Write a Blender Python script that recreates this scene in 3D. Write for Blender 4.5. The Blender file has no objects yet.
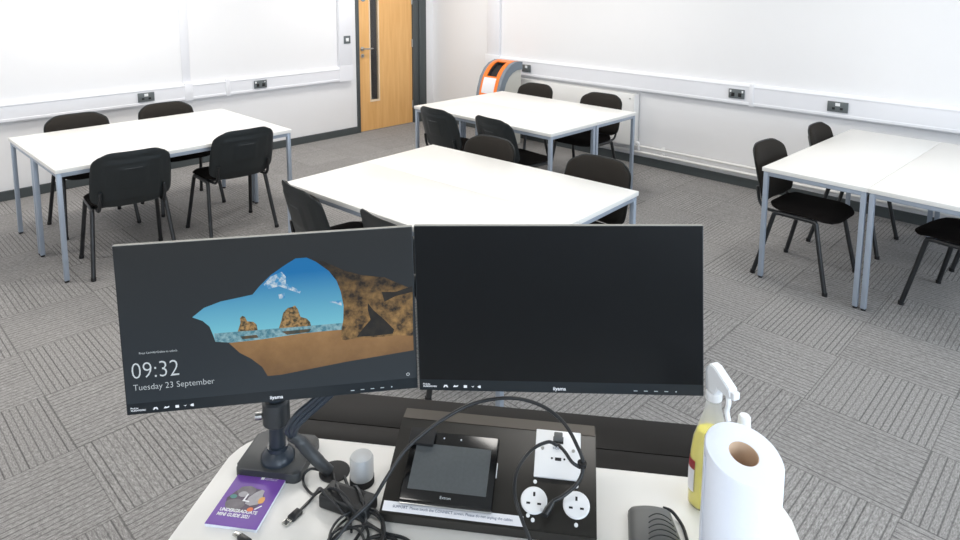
import bpy, bmesh, math, random
from mathutils import Vector, Matrix
random.seed(7)
PI = math.pi
sc = bpy.context.scene
C = sc.collection

# ---------------------------------------------------------------- camera
CAMH, PITCH, ROLL, YAW, FPX = 1.8797, 0.134148, 0.0040425, 0.7740645, 677.92
F = Vector((math.cos(PITCH)*math.cos(YAW), math.cos(PITCH)*math.sin(YAW), -math.sin(PITCH)))
Rv = Vector((math.sin(YAW), -math.cos(YAW), 0.0)); Uv = Rv.cross(F)
R2 = Rv*math.cos(ROLL) + Uv*math.sin(ROLL); U2 = Uv*math.cos(ROLL) - Rv*math.sin(ROLL)
cd = bpy.data.cameras.new('camera'); cam = bpy.data.objects.new('camera', cd); C.objects.link(cam)
m = Matrix((R2, U2, -F)).transposed().to_4x4(); m.translation = (0, 0, CAMH)
cam.matrix_world = m
cd.sensor_width = 36.0; cd.lens = FPX/960*36; cd.shift_y = -199.7/960; cd.clip_start = 0.05
sc.camera = cam

# ---------------------------------------------------------------- light and exposure
sc.view_settings.view_transform = 'Standard'; sc.view_settings.look = 'None'
sc.view_settings.exposure = -0.31; sc.view_settings.gamma = 1.0; sc.view_settings.use_curve_mapping = False
w = bpy.data.worlds.new('daylight'); sc.world = w; w.use_nodes = True
w.node_tree.nodes['Background'].inputs[0].default_value = (0.62, 0.78, 1.0, 1)
w.node_tree.nodes['Background'].inputs[1].default_value = 1.5
XR, YB, XL, YF, ZC = 6.0106, 6.7598, -2.3, -2.9, 2.75

def area(name, loc, rot, sx, sy, power, col):
    l = bpy.data.lights.new(name, 'AREA'); l.shape = 'RECTANGLE'; l.size = sx; l.size_y = sy
    l.energy = power; l.color = col
    o = bpy.data.objects.new(name, l); C.objects.link(o); o.location = loc; o.rotation_euler = rot
    return o
WIN = [(-1.0, 1.9), (1.7, 1.9), (4.4, 1.9)]          # window centres along the front wall, width
for wx, ww in WIN:
    area('window_daylight', (wx, YF+0.06, 1.62), (-PI/2, 0, PI), ww-0.1, 1.35, 66, (0.74, 0.87, 1.0))
PANELS = [(x, y) for x in (-0.6, 2.0, 4.6) for y in (-1.2, 1.3, 3.6, 5.7)]
PW = {-1.2: 12, 1.3: 19, 3.6: 24, 5.7: 34}
for x, y in PANELS:
    area('ceiling_panel_light', (x, y, ZC-0.035), (0, 0, 0), 0.56, 0.56, PW[y] * (0.75 if x < 0 and y < 2 else 1), (1.0, 0.965, 0.915))

# ---------------------------------------------------------------- materials
def L(r, g, b):
    f = lambda c: (c/255/12.92) if c/255 <= 0.04045 else ((c/255+0.055)/1.055)**2.4
    return (f(r), f(g), f(b), 1)
def mat(name, col, rough=0.6, metal=0.0, spec=0.5, trans=0.0, emit=None, es=1.0, bump=0.0, bscale=60.0, var=0.0, alpha=1.0, coat=0.0):
    m = bpy.data.materials.new(name); m.use_nodes = True; nt = m.node_tree; b = nt.nodes['Principled BSDF']
    b.inputs['Base Color'].default_value = col; b.inputs['Roughness'].default_value = rough
    b.inputs['Metallic'].default_value = metal; b.inputs['Specular IOR Level'].default_value = spec
    b.inputs['Transmission Weight'].default_value = trans; b.inputs['Alpha'].default_value = alpha
    b.inputs['Coat Weight'].default_value = coat
    if emit: b.inputs['Emission Color'].default_value = emit; b.inputs['Emission Strength'].default_value = es
    tc = nt.nodes.new('ShaderNodeTexCoord'); n = nt.nodes.new('ShaderNodeTexNoise')
    n.inputs['Scale'].default_value = bscale; n.inputs['Detail'].default_value = 4
    nt.links.new(tc.outputs['Object'], n.inputs['Vector'])
    if var > 0:
        mx = nt.nodes.new('ShaderNodeMix'); mx.data_type = 'RGBA'; mx.blend_type = 'MULTIPLY'
        cr = nt.nodes.new('ShaderNodeValToRGB'); cr.color_ramp.elements[0].color = (1-var,)*3+(1,); cr.color_ramp.elements[1].color = (1+var*.3,)*3+(1,)
        nt.links.new(n.outputs['Fac'], cr.inputs[0]); mx.inputs[0].default_value = 1; mx.inputs[6].default_value = col
        nt.links.new(cr.outputs[0], mx.inputs[7]); nt.links.new(mx.outputs[2], b.inputs['Base Color'])
    if bump > 0:
        bp = nt.nodes.new('ShaderNodeBump'); bp.inputs['Strength'].default_value = bump; bp.inputs['Distance'].default_value = 0.002
        nt.links.new(n.outputs['Fac'], bp.inputs['Height']); nt.links.new(bp.outputs[0], b.inputs['Normal'])
    return m
def emis(name, c1, c2=None, scale=40.0, s=1.0, lo=0.4, hi=0.6, axis=None):
    """light given off by the pixels of a screen"""
    m = bpy.data.materials.new(name); m.use_nodes = True; nt = m.node_tree; b = nt.nodes['Principled BSDF']
    b.inputs['Base Color'].default_value = (0.01, 0.01, 0.01, 1); b.inputs['Roughness'].default_value = 0.36; b.inputs['Specular IOR Level'].default_value = 0.3
    b.inputs['Emission Strength'].default_value = s; b.inputs['Emission Color'].default_value = c1
    if c2:
        tc = nt.nodes.new('ShaderNodeTexCoord'); cr = nt.nodes.new('ShaderNodeValToRGB')
        cr.color_ramp.elements[0].color = c1; cr.color_ramp.elements[1].color = c2
        cr.color_ramp.elements[0].position = lo; cr.color_ramp.elements[1].position = hi
        if axis == 'Y':
            sp = nt.nodes.new('ShaderNodeSeparateXYZ'); nt.links.new(tc.outputs['Object'], sp.inputs[0])
            mr = nt.nodes.new('ShaderNodeMapRange'); mr.inputs[1].default_value = lo; mr.inputs[2].default_value = hi
            cr.color_ramp.elements[0].position = 0; cr.color_ramp.elements[1].position = 1
            nt.links.new(sp.outputs['Y'], mr.inputs[0]); nt.links.new(mr.outputs[0], cr.inputs[0])
        else:
            n = nt.nodes.new('ShaderNodeTexNoise'); n.inputs['Scale'].default_value = scale; n.inputs['Detail'].default_value = 6
            n.inputs['Roughness'].default_value = 0.65
            nt.links.new(tc.outputs['Object'], n.inputs['Vector']); nt.links.new(n.outputs['Fac'], cr.inputs[0])
        nt.links.new(cr.outputs[0], b.inputs['Emission Color'])
    return m

def emis_shaded(name, c1, c2, scale, lo, hi, y0, y1, f0, f1):
    m = emis(name, c1, c2, scale, 1.0, lo, hi); nt = m.node_tree; b = nt.nodes['Principled BSDF']
    tc = nt.nodes.new('ShaderNodeTexCoord'); sp = nt.nodes.new('ShaderNodeSeparateXYZ'); mr = nt.nodes.new('ShaderNodeMapRange')
    nt.links.new(tc.outputs['Object'], sp.inputs[0]); nt.links.new(sp.outputs['Y'], mr.inputs[0])
    for i, v in zip((1, 2, 3, 4), (y0, y1, f0, f1)): mr.inputs[i].default_value = v
    nt.links.new(mr.outputs[0], b.inputs['Emission Strength']); return m
def carpet_mat():
    m = bpy.data.materials.new('carpet_tiles'); m.use_nodes = True; nt = m.node_tree; b = nt.nodes['Principled BSDF']
    b.inputs['Roughness'].default_value = 0.95; b.inputs['Specular IOR Level'].default_value = 0.15
    N, K = nt.nodes, nt.links
    g = N.new('ShaderNodeNewGeometry'); sp = N.new('ShaderNodeSeparateXYZ'); K.new(g.outputs['Position'], sp.inputs[0])
    def M(op, a, bb=None, c=None):
        n = N.new('ShaderNodeMath'); n.operation = op
        for i, v in enumerate((a, bb, c)):
            if v is None: continue
            if isinstance(v, (int, float)): n.inputs[i].default_value = v
            else: K.new(v, n.inputs[i])
        return n.outputs[0]
    X, Y = sp.outputs['X'], sp.outputs['Y']
    px = M('DIVIDE', M('SUBTRACT', X, 3.07), 0.482); py = M('DIVIDE', M('SUBTRACT', Y, 0.446), 0.4915)
    kx = M('FLOOR', px); ky = M('FLOOR', py)
    par = M('MULTIPLY', M('FRACT', M('MULTIPLY', M('ADD', M('ADD', kx, ky), 100.0), 0.5)), 2.0)   # 0 or 1
    npar = M('SUBTRACT', 1.0, par)
    s = M('ADD', M('MULTIPLY', X, par), M('MULTIPLY', Y, npar))
    l = M('ADD', M('MULTIPLY', Y, par), M('MULTIPLY', X, npar))
    sc_ = M('DIVIDE', s, 0.0268); idx = M('FLOOR', sc_); fr = M('FRACT', sc_)
    tid = M('ADD', M('MULTIPLY', kx, 7.31), M('MULTIPLY', ky, 3.77))
    cv = N.new('ShaderNodeCombineXYZ'); K.new(idx, cv.inputs[0]); K.new(tid, cv.inputs[1])
    wn = N.new('ShaderNodeTexWhiteNoise'); wn.noise_dimensions = '3D'; K.new(cv.outputs[0], wn.inputs['Vector'])
    rnd = wn.outputs['Value']
    tri = M('ABSOLUTE', M('SUBTRACT', fr, 0.5))                       # groove near 0
    line = M('SUBTRACT', 1.0, M('SMOOTH_MIN', M('DIVIDE', tri, 0.155), 1.0, 0.1))
    line = M('MAXIMUM', line, 0.0)
    line = M('MULTIPLY', line, M('ADD', 0.45, M('MULTIPLY', rnd, 0.55)))
    # yarn streaks along the pile direction
    c2 = N.new('ShaderNodeCombineXYZ'); K.new(M('MULTIPLY', s, 230.0), c2.inputs[0]); K.new(M('MULTIPLY', l, 60.0), c2.inputs[1]); K.new(tid, c2.inputs[2])
    nz = N.new('ShaderNodeTexNoise'); nz.inputs['Scale'].default_value = 1.0; nz.inputs['Detail'].default_value = 3; K.new(c2.outputs[0], nz.inputs['Vector'])
    c3 = N.new('ShaderNodeCombineXYZ'); K.new(M('MULTIPLY', s, 500.0), c3.inputs[0]); K.new(M('MULTIPLY', l, 260.0), c3.inputs[1])
    n3 = N.new('ShaderNodeTexNoise'); n3.inputs['Scale'].default_value = 1.0; n3.inputs['Detail'].default_value = 2; K.new(c3.outputs[0], n3.inputs['Vector'])
    v = M('ADD', M('MULTIPLY', M('SUBTRACT', nz.outputs['Fac'], 0.5), 0.95), M('MULTIPLY', M('SUBTRACT', n3.outputs['Fac'], 0.5), 0.7))
    v = M('ADD', 0.60, v)
    v = M('MULTIPLY', v, M('SUBTRACT', 1.0, M('MULTIPLY', line, 0.74)))
    # seams between tiles
    ex = M('ABSOLUTE', M('SUBTRACT', M('FRACT', px), 0.5)); ey = M('ABSOLUTE', M('SUBTRACT', M('FRACT', py), 0.5))
    seam = M('GREATER_THAN', M('MAXIMUM', ex, ey), 0.4955)
    v = M('MULTIPLY', v, M('SUBTRACT', 1.0, M('MULTIPLY', seam, 0.35)))
    tw = N.new('ShaderNodeTexWhiteNoise'); tw.noise_dimensions = '1D'; K.new(tid, tw.inputs['W'])
    v = M('MULTIPLY', v, M('ADD', 0.95, M('MULTIPLY', tw.outputs['Value'], 0.1)))
    cr = N.new('ShaderNodeValToRGB'); e = cr.color_ramp.elements
    e[0].color = L(32, 33, 36); e[0].position = 0.0; e[1].color = L(188, 186, 184); e[1].position = 1.0
    k = cr.color_ramp.elements.new(0.5); k.color = L(133, 131, 130)
    K.new(v, cr.inputs[0]); K.new(cr.outputs[0], b.inputs['Base Color'])
    bp = N.new('ShaderNodeBump'); bp.inputs['Strength'].default_value = 0.5; bp.inputs['Distance'].default_value = 0.003
    K.new(v, bp.inputs['Height']); K.new(bp.outputs[0], b.inputs['Normal'])
    return m
def wood_mat():
    m = bpy.data.materials.new('oak_veneer'); m.use_nodes = True; nt = m.node_tree; b = nt.nodes['Principled BSDF']
    b.inputs['Roughness'].default_value = 0.45
    tc = nt.nodes.new('ShaderNodeTexCoord'); mp = nt.nodes.new('ShaderNodeMapping'); mp.inputs['Scale'].default_value = (14, 14, 0.9)
    n = nt.nodes.new('ShaderNodeTexNoise'); n.inputs['Scale'].default_value = 2.2; n.inputs['Detail'].default_value = 6; n.inputs['Distortion'].default_value = 0.4
    cr = nt.nodes.new('ShaderNodeValToRGB'); e = cr.color_ramp.elements
    e[0].color = L(222, 168, 102); e[0].position = 0.3; e[1].color = L(233, 184, 120); e[1].position = 0.7
    nt.links.new(tc.outputs['Object'], mp.inputs[0]); nt.links.new(mp.outputs[0], n.inputs['Vector'])
    nt.links.new(n.outputs['Fac'], cr.inputs[0]); nt.links.new(cr.outputs[0], b.inputs['Base Color'])
    return m

M = dict(
 wall=mat('white_wall_paint', L(236, 236, 238), 0.75, bump=0.05, bscale=180),
 ceil=mat('ceiling_tile_white', L(235, 235, 232), 0.9, bump=0.3, bscale=300),
 carpet=carpet_mat(), oak=wood_mat(),
 skirt=mat('dark_grey_skirting_paint', L(72, 78, 80), 0.45),
 frame=mat('dark_grey_door_frame', L(74, 80, 82), 0.45),
 trunk=mat('white_upvc', L(236, 237, 242), 0.35),
 pipe=mat('white_gloss_pipe', L(238, 237, 235), 0.3),
 top=mat('white_laminate', L(231, 230, 227), 0.38),
 edge=mat('table_edge_white', L(225, 228, 230), 0.4),
 silver=mat('silver_powder_coat', L(164, 174, 188), 0.4, metal=0.25),
 blackcap=mat('black_rubber', L(22, 22, 24), 0.7),
 tube=mat('black_tube_paint', L(28, 30, 33), 0.35, spec=0.6),
 shell=mat('black_plastic_shell', L(30, 35, 37), 0.42, bump=0.15, bscale=500),
 fabric=mat('charcoal_fabric', L(48, 45, 42), 0.95, spec=0.1, bump=0.4, bscale=700, var=0.2),
 seat=mat('black_fabric', L(27, 24, 23), 0.95, spec=0.1, bump=0.4, bscale=700, var=0.2),
 steel=mat('brushed_steel', L(190, 190, 188), 0.3, metal=1.0),
 socket=mat('dark_nickel_plate', L(100, 106, 108), 0.35, spec=0.4),
 black=mat('black_laminate', L(15, 13, 12), 0.5, spec=0.16),
 blackmetal=mat('black_panel_metal', L(38, 36, 33), 0.36, spec=0.35),
 casing=mat('black_monitor_plastic', L(33, 39, 44), 0.4, spec=0.3),
 casing2=mat('black_monitor_back', L(30, 32, 34), 0.5, bump=0.1, bscale=400),
 glossblack=mat('gloss_black', L(14, 14, 15), 0.16),
 armplastic=mat('graphite_plastic', L(52, 55, 58), 0.42),
 armblue=mat('dark_slate_plastic', L(44, 52, 62), 0.32),
 cable=mat('black_cable', L(32, 34, 37), 0.35),
 white=mat('white_plastic', L(240, 241, 243), 0.35),
 paper=mat('white_tissue_paper', L(236, 240, 250), 0.95, bump=0.4, bscale=120),
 card=mat('cardboard_core', L(206, 178, 152), 0.9),
 yellow=mat('yellow_liquid', L(250, 236, 60), 0.2),
 clearbottle=mat('translucent_bottle', L(246, 247, 246), 0.3, trans=0.2, alpha=0.28),
 redlabel=mat('red_label', L(150, 40, 48), 0.5), whitelabel=mat('white_label', L(232, 232, 236), 0.5),
 frost=mat('frosted_clear_plastic', L(205, 210, 215), 0.3, trans=0.6, alpha=0.6),
 greyplastic=mat('grey_plastic', L(98, 100, 100), 0.45), greydark=mat('groove_dark', L(40, 42, 44), 0.6),
 purple=mat('purple_cover_print', L(112, 72, 160), 0.4),
 orange=mat('orange_plastic', L(246, 124, 36), 0.35), slate=mat('slate_grey_plastic', L(118, 128, 138), 0.4),
 lightgrey=mat('pale_grey_plastic', L(200, 198, 190), 0.5),
 glass=mat('clear_glass', (1, 1, 1, 1), 0.02, trans=1.0),
 darkwall=mat('corridor_paint', L(92, 82, 74), 0.8),
 lampdiff=mat('lamp_diffuser', L(250, 250, 248), 0.5, emit=(1, .98, .94, 1), es=2.0),
 blue=mat('blue_sign_print', L(30, 110, 150), 0.4),
 blackprint=mat('black_print', L(50, 70, 110), 0.6), whiteprint=mat('white_print', L(235, 235, 238), 0.5),
 silverprint=mat('silver_print', L(190, 196, 200), 0.4),
 usbmetal=mat('usb_metal', L(200, 200, 196), 0.25, metal=1.0),
 tabscreen=mat('touch_screen_off', L(84, 88, 90), 0.35, var=0.25, bscale=160),
 pg=mat('print_grey', L(128, 122, 128), 0.5, var=0.5, bscale=90), pgd=mat('print_dark_grey', L(96, 84, 100), 0.5, var=0.4, bscale=120),
 pgl=mat('print_pale_grey', L(176, 172, 178), 0.5, var=0.3, bscale=90), pteal=mat('print_teal', L(84, 138, 134), 0.5),
 pora=mat('print_orange', L(226, 120, 78), 0.5), pyel=mat('print_amber', L(226, 168, 96), 0.5),
 litedge=mat('casing_painted_lit_edge', L(150, 148, 142), 0.5),  # black casing with the light on its top painted into the colour
 sheen=mat('black_metal_painted_sheen', L(74, 67, 59), 0.35),  # box metal, paler to paint in light reflected by the flat top
 page=mat('booklet_pages', L(226, 230, 240), 0.7),
)
M['scrdark'] = emis('lock_screen_dark', L(42, 52, 61), L(36, 39, 41), lo=-0.14, hi=0.16, axis='Y', s=0.85)
M['scroff'] = mat('screen_off', L(13, 15, 17), 0.34, spec=0.22)
M['sky'] = emis('picture_sky', L(124, 206, 226), L(0, 118, 184), lo=-0.02, hi=0.09, axis='Y')
M['sea'] = emis('picture_sea', L(70, 130, 150), L(150, 190, 200), scale=90)
M['sand'] = emis_shaded('picture_sand', L(140, 104, 64), L(172, 132, 84), scale=14, lo=.3, hi=.7, y0=-.11, y1=-.035, f0=.62, f1=1.0)
M['rock'] = emis_shaded('picture_rock', L(34, 26, 16), L(186, 146, 88), scale=46, lo=0.36, hi=0.70, y0=.105, y1=-.01, f0=.10, f1=1.0)
M['crev'] = emis('picture_crevice', L(20, 18, 16), L(40, 34, 26), scale=60)
M['isl'] = emis('picture_islet', L(60, 56, 38), L(188, 150, 96), scale=110, lo=0.4, hi=0.6)
M['refl'] = emis('picture_islet_reflection', L(60, 70, 66), L(100, 84, 60), scale=90)
M['cloud'] = emis('picture_cloud', L(60, 150, 205), L(215, 228, 236), scale=85, lo=0.42, hi=0.6)
M['glyph'] = emis('screen_lettering', L(216, 226, 232))

# ---------------------------------------------------------------- mesh helpers
def obj(name, bm, mats, parent=None, smooth=True, loc=None, rot=None, ang=40):
    me = bpy.data.meshes.new(name)
    bmesh.ops.recalc_face_normals(bm, faces=bm.faces[:])
    bm.to_mesh(me); bm.free()
    if not isinstance(mats, (list, tuple)): mats = [mats]
    for k in mats: me.materials.append(M[k] if isinstance(k, str) else k)
    if smooth:
        for p in me.polygons: p.use_smooth = True
        me.set_sharp_from_angle(angle=math.radians(ang))
    o = bpy.data.objects.new(name, me); C.objects.link(o)
    if parent: o.parent = parent
    if loc: o.location = loc
    if rot: o.rotation_euler = rot
    return o
def thing(name, label, cat, loc=(0, 0, 0), rotz=0, group=None):
    o = bpy.data.objects.new(name, None); C.objects.link(o); o.empty_display_size = 0.05
    o.location = loc; o.rotation_euler = (0, 0, rotz); o['label'] = label; o['category'] = cat
    if group: o['group'] = group
    return o
def tag(o, label, cat, group=None):
    o['label'] = label; o['category'] = cat
    if group: o['group'] = group
    return o
def struct(name, bm, mats, parent=None, smooth=False):
    o = obj(name, bm, mats, parent, smooth=smooth)
    if not parent: o['kind'] = 'structure'
    return o
def box(bm, x0, x1, y0, y1, z0, z1, bev=0.0, mi=0, seg=2, mtx=None):
    vs = [bm.verts.new((x, y, z)) for x in (x0, x1) for y in (y0, y1) for z in (z0, z1)]
    idx = [(0, 1, 3, 2), (4, 6, 7, 5), (0, 4, 5, 1), (2, 3, 7, 6), (0, 2, 6, 4), (1, 5, 7, 3)]
    fs = [bm.faces.new([vs[i] for i in f]) for f in idx]
    for f in fs: f.material_index = mi
    if bev > 0:
        es = list({e for f in fs for e in f.edges})
        r = bmesh.ops.bevel(bm, geom=es, offset=bev, segments=seg, affect='EDGES', profile=0.5)
        vs = list({v for f in r['faces'] for v in f.verts} | {v for v in vs if v.is_valid})
        for f in r['faces']: f.material_index = mi
    if mtx: bmesh.ops.transform(bm, matrix=mtx, verts=[v for v in vs if v.is_valid])
    return bm
def bx(*a, **k): return box(bmesh.new(), *a, **k)
def catmull(pts, n=6):
    pts = [Vector(p) for p in pts]; P = [pts[0]*2-pts[1]] + pts + [pts[-1]*2-pts[-2]]; out = []
    for i in range(1, len(P)-2):
        for k in range(n):
            t = k/n; a, b, c, d = P[i-1:i+3]
            out.append(0.5*((2*b)+(c-a)*t+(2*a-5*b+4*c-d)*t*t+(3*b-a-3*c+d)*t**3))
    out.append(pts[-1]); return out
def tube(bm, pts, r, seg=10, flat=1.0, mi=0, cap=True):
    pts = [Vector(p) for p in pts]; n = len(pts); rings = []
    t0 = (pts[1]-pts[0]).normalized(); up = Vector((0, 0, 1)) if abs(t0.z) < 0.9 else Vector((1, 0, 0))
    nrm = (up - t0*up.dot(t0)).normalized()
    for i, p in enumerate(pts):
        t = (pts[min(i+1, n-1)]-pts[max(i-1, 0)]).normalized()
        nrm = (nrm - t*nrm.dot(t)).normalized(); bn = t.cross(nrm)
        rr = r[i] if isinstance(r, (list, tuple)) else r
        rings.append([bm.verts.new(p + (nrm*math.cos(2*PI*k/seg)*flat + bn*math.sin(2*PI*k/seg))*rr) for k in range(seg)])
    for a, b in zip(rings, rings[1:]):
        for k in range(seg):
            f = bm.faces.new((a[k], a[(k+1) % seg], b[(k+1) % seg], b[k])); f.material_index = mi
    if cap:
        bm.faces.new(rings[0][::-1]).material_index = mi; bm.faces.new(rings[-1]).material_index = mi
    return bm
def tb(*a, **k): return tube(bmesh.new(), *a, **k)
def lathe(prof, seg=32, mi=0, bm=None, sx=1.0, sy=1.0, c=(0, 0)):
    bm = bm or bmesh.new(); rings = []
    for r, z in prof:
        if r < 1e-5: rings.append([bm.verts.new((c[0], c[1], z))])
        else: rings.append([bm.verts.new((c[0]+r*sx*math.cos(2*PI*k/seg), c[1]+r*sy*math.sin(2*PI*k/seg), z)) for k in range(seg)])
    for a, b in zip(rings, rings[1:]):
        for k in range(seg):
            q = (k+1) % seg
            if len(a) == 1 and len(b) == 1: continue
            if len(a) == 1: f = bm.faces.new((a[0], b[q], b[k]))
            elif len(b) == 1: f = bm.faces.new((a[k], a[q], b[0]))
            else: f = bm.faces.new((a[k], a[q], b[q], b[k]))
            f.material_index = mi
    return bm
def cyl(x, y, z0, z1, r, seg=24, bev=0.0, bm=None, mi=0):
    p = [(0, z0), (r-bev, z0), (r, z0+bev), (r, z1-bev), (r-bev, z1), (0, z1)] if bev else [(0, z0), (r, z0), (r, z1), (0, z1)]
    return lathe(p, seg, mi, bm, c=(x, y))
def prism(pts, z0, z1, bm=None, mi=0, bev=0.0):
    """outline in xy, extruded z0..z1"""
    bm = bm or bmesh.new()
    a = [bm.verts.new((x, y, z0)) for x, y in pts]; b = [bm.verts.new((x, y, z1)) for x, y in pts]; n = len(pts)
    fs = [bm.faces.new(a[::-1]), bm.faces.new(b)]
    for i in range(n): fs.append(bm.faces.new((a[i], a[(i+1) % n], b[(i+1) % n], b[i])))
    for f in fs: f.material_index = mi
    if bev:
        es = list(set(fs[1].edges))
        r = bmesh.ops.bevel(bm, geom=es, offset=bev, segments=2, affect='EDGES', profile=0.5)
        for f in r['faces']: f.material_index = mi
    return bm
def poly(bm, pts, z, mi):
    f = bm.faces.new([bm.verts.new((x, y, z)) for x, y in pts]); f.material_index = mi
    bmesh.ops.triangulate(bm, faces=[f], ngon_method='EAR_CLIP')
def rrect(x0, x1, y0, y1, r, n=6, corners=(1, 1, 1, 1)):
    out = []
    for (cx, cy, a0, on) in ((x1-r, y0+r, -PI/2, corners[0]), (x1-r, y1-r, 0, corners[1]), (x0+r, y1-r, PI/2, corners[2]), (x0+r, y0+r, PI, corners[3])):
        if not on:
            out.append((x1 if cx > (x0+x1)/2 else x0, y1 if cy > (y0+y1)/2 else y0)); continue
        for k in range(n+1):
            a = a0 + PI/2*k/n; out.append((cx+r*math.cos(a), cy+r*math.sin(a)))
    return out
def text(name, s, size, material, parent, loc, rot=(0, 0, 0), align='LEFT', sx=1.0, thick=0.0, shear=0.0, wt=0.0):
    cu = bpy.data.curves.new(name, 'FONT'); cu.body = s; cu.size = size; cu.align_x = align; cu.extrude = thick
    cu.shear = shear; cu.offset = wt; cu.resolution_u = 3
    t = bpy.data.objects.new(name, cu); C.objects.link(t)
    dg = bpy.context.evaluated_depsgraph_get(); dg.update()
    me = bpy.data.meshes.new_from_object(t.evaluated_get(dg)); bpy.data.objects.remove(t); bpy.data.curves.remove(cu)
    me.name = name; me.materials.clear(); me.materials.append(M[material])
    for v in me.vertices: v.co.x *= sx
    o = bpy.data.objects.new(name, me); C.objects.link(o); o.parent = parent; o.location = loc; o.rotation_euler = rot
    return o
def copy_tree(o, parent=None):
    c = o.copy(); C.objects.link(c)
    if parent: c.parent = parent
    for ch in list(o.children): copy_tree(ch, c)
    return c

# ================================================================ the room
fl = struct('floor', bx(XL, XR, YF, YB, -0.1, 0), 'carpet')
struct('ceiling', bx(XL, XR, YF, YB, ZC, ZC+0.1), 'ceil')
struct('wall_right', bx(XR, XR+0.15, YF-0.15, YB+0.15, -0.1, ZC+0.1), 'wall')
struct('wall_left', bx(XL-0.15, XL, YF-0.15, YB+0.15, -0.1, ZC+0.1), 'wall')
DX0, DX1, DH = 4.815, 5.655, 2.05                      # door opening in the back wall
bm = bx(XL, DX0-0.045, YB, YB+0.15, -0.1, ZC+0.1); box(bm, DX1+0.215, XR, YB, YB+0.15, -0.1, ZC+0.1); box(bm, DX0-0.045, DX1+0.215, YB, YB+0.15, DH+0.05, ZC+0.1)
struct('wall_back', bm, 'wall')
bm = bmesh.new(); xs = XL
for wx, ww in WIN:
    box(bm, xs, wx-ww/2, YF-0.15, YF, -0.1, ZC+0.1); xs = wx+ww/2
    box(bm, wx-ww/2, wx+ww/2, YF-0.15, YF, -0.1, 0.92); box(bm, wx-ww/2, wx+ww/2, YF-0.15, YF, 2.32, ZC+0.1)
box(bm, xs, XR, YF-0.15, YF, -0.1, ZC+0.1)
struct('wall_front', bm, 'wall')
for i, (wx, ww) in enumerate(WIN):
    e = bpy.data.objects.new('window_%d' % (i+1), None); C.objects.link(e); e.location = (wx, YF-0.1, 0.92); e['kind'] = 'structure'
    b = bmesh.new(); h = 1.4
    for q in ((-ww/2, -ww/2+.06, 0, h), (ww/2-.06, ww/2, 0, h), (-ww/2, ww/2, 0, .06), (-ww/2, ww/2, h-.06, h), (-.03, .03, 0, h)): box(b, q[0], q[1], -.03, .03, q[2], q[3])
    obj('window_frame', b, 'frame', e, smooth=False)
    obj('window_pane', bx(-ww/2+.05, ww/2-.05, -.004, .004, .05, h-.05), 'glass', e, smooth=False)
    obj('window_sill', bx(-ww/2, ww/2, .03, .13, -.0, .03), 'white', e, smooth=False)
# skirting boards
def skirt(name, x0, x1, y0, y1):
    b = bx(x0, x1, y0, y1, 0, 0.083, bev=0.004); struct(name, b, 'skirt')
skirt('baseboard_right', XR-0.022, XR, YF, YB-0.0)
skirt('baseboard_back', XL+0.02, DX0-0.045, YB-0.022, YB)
skirt('baseboard_left', XL, XL+0.02, YF, YB)
skirt('baseboard_front', XL+0.02, XR-0.022, YF, YF+0.02)
# door
d = bpy.data.objects.new('door_1', None); C.objects.link(d); d.location = (DX0, YB, 0); d['kind'] = 'structure'
W_ = DX1-DX0
b = bmesh.new()
gx0, gx1, gz0 = 4.972-DX0, 5.122-DX0, 0.36; gz1 = 1.86
box(b, 0.003, gx0, 0.005, 0.049, 0.004, DH-.003); box(b, gx1, W_-0.003, 0.005, 0.049, 0.004, DH-.003)
box(b, gx0, gx1, 0.005, 0.049, 0.004, gz0); box(b, gx0, gx1, 0.005, 0.049, gz1, DH-.003)
obj('door_leaf', b, 'oak', d, smooth=False)
b = bmesh.new(); g = 0.014
for q in ((gx0, gx0+g, gz0, gz1), (gx1-g, gx1, gz0, gz1), (gx0+g, gx1-g, gz0, gz0+g*1.6), (gx0+g, gx1-g, gz1-g, gz1)): box(b, q[0], q[1], -0.003, 0.04, q[2], q[3])
M['bead'] = mat('pale_beading', L(236, 214, 184), 0.5)
obj('glazing_bead', b, 'bead', d, smooth=False)
obj('vision_panel', bx(gx0+g, gx1-g, 0.016, 0.022, gz0+g, gz1-g), 'glass', d, smooth=False)
b = bx(-0.045, -0.001, -0.018, 0.15, 0, DH+.05, bev=.003); box(b, W_+0.001, W_+0.05, -0.018, 0.15, 0, DH+.05, bev=.003); box(b, -0.001, W_+0.001, -0.018, 0.15, DH, DH+.05)
obj('door_frame', b, 'frame', d)
b = bx(W_+.05, W_+0.10, -0.012, 0.15, 0, DH+.05, bev=.003); box(b, W_+.10, W_+0.215, -0.03, 0.15, 0, DH+.05, bev=.004)
obj('side_panel', b, 'skirt', d)
hd = obj('door_handle', lathe([(0, 0), (.026, 0), (.026, .007), (.011, .009), (.011, .05), (0, .05)], 20), 'steel', d, loc=(0.05, -0.0, 1.03), rot=(PI/2, 0, 0))
obj('lever', tb(catmull([(0, 0, .045), (.02, 0, .048), (.06, .0, .05), (.125, 0, .05)]), .0095), 'steel', hd)
k = obj('keyhole', lathe([(0, 0), (.024, 0), (.024, .007), (0, .008)], 20), 'steel', d, loc=(0.05, 0.0, 0.945), rot=(PI/2, 0, 0))
obj('key_slot', bx(-.004, .004, -.009, .009, .006, .0095), 'blackcap', k, smooth=False)
for z in (0.25, 1.05, 1.6): obj('hinge', cyl(0, 0, -.05, .05, .009), 'steel', d, loc=(W_-0.006, -0.003, z))
s_ = tag(obj('door_sign', lathe([(0, 0), (.038, 0), (.038, .0025), (0, .0025)], 28), 'blue', loc=(4.893, YB-0.0003, 1.64), rot=(PI/2, 0, 0)), 'small round blue sign fixed high on the oak door', 'sign')
s_.location.y = YB+0.0045
obj('sign_ring', lathe([(.026, .0026), (.029, .0026), (.029, .0031), (.026, .0031)], 28), 'whiteprint', s_)
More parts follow.
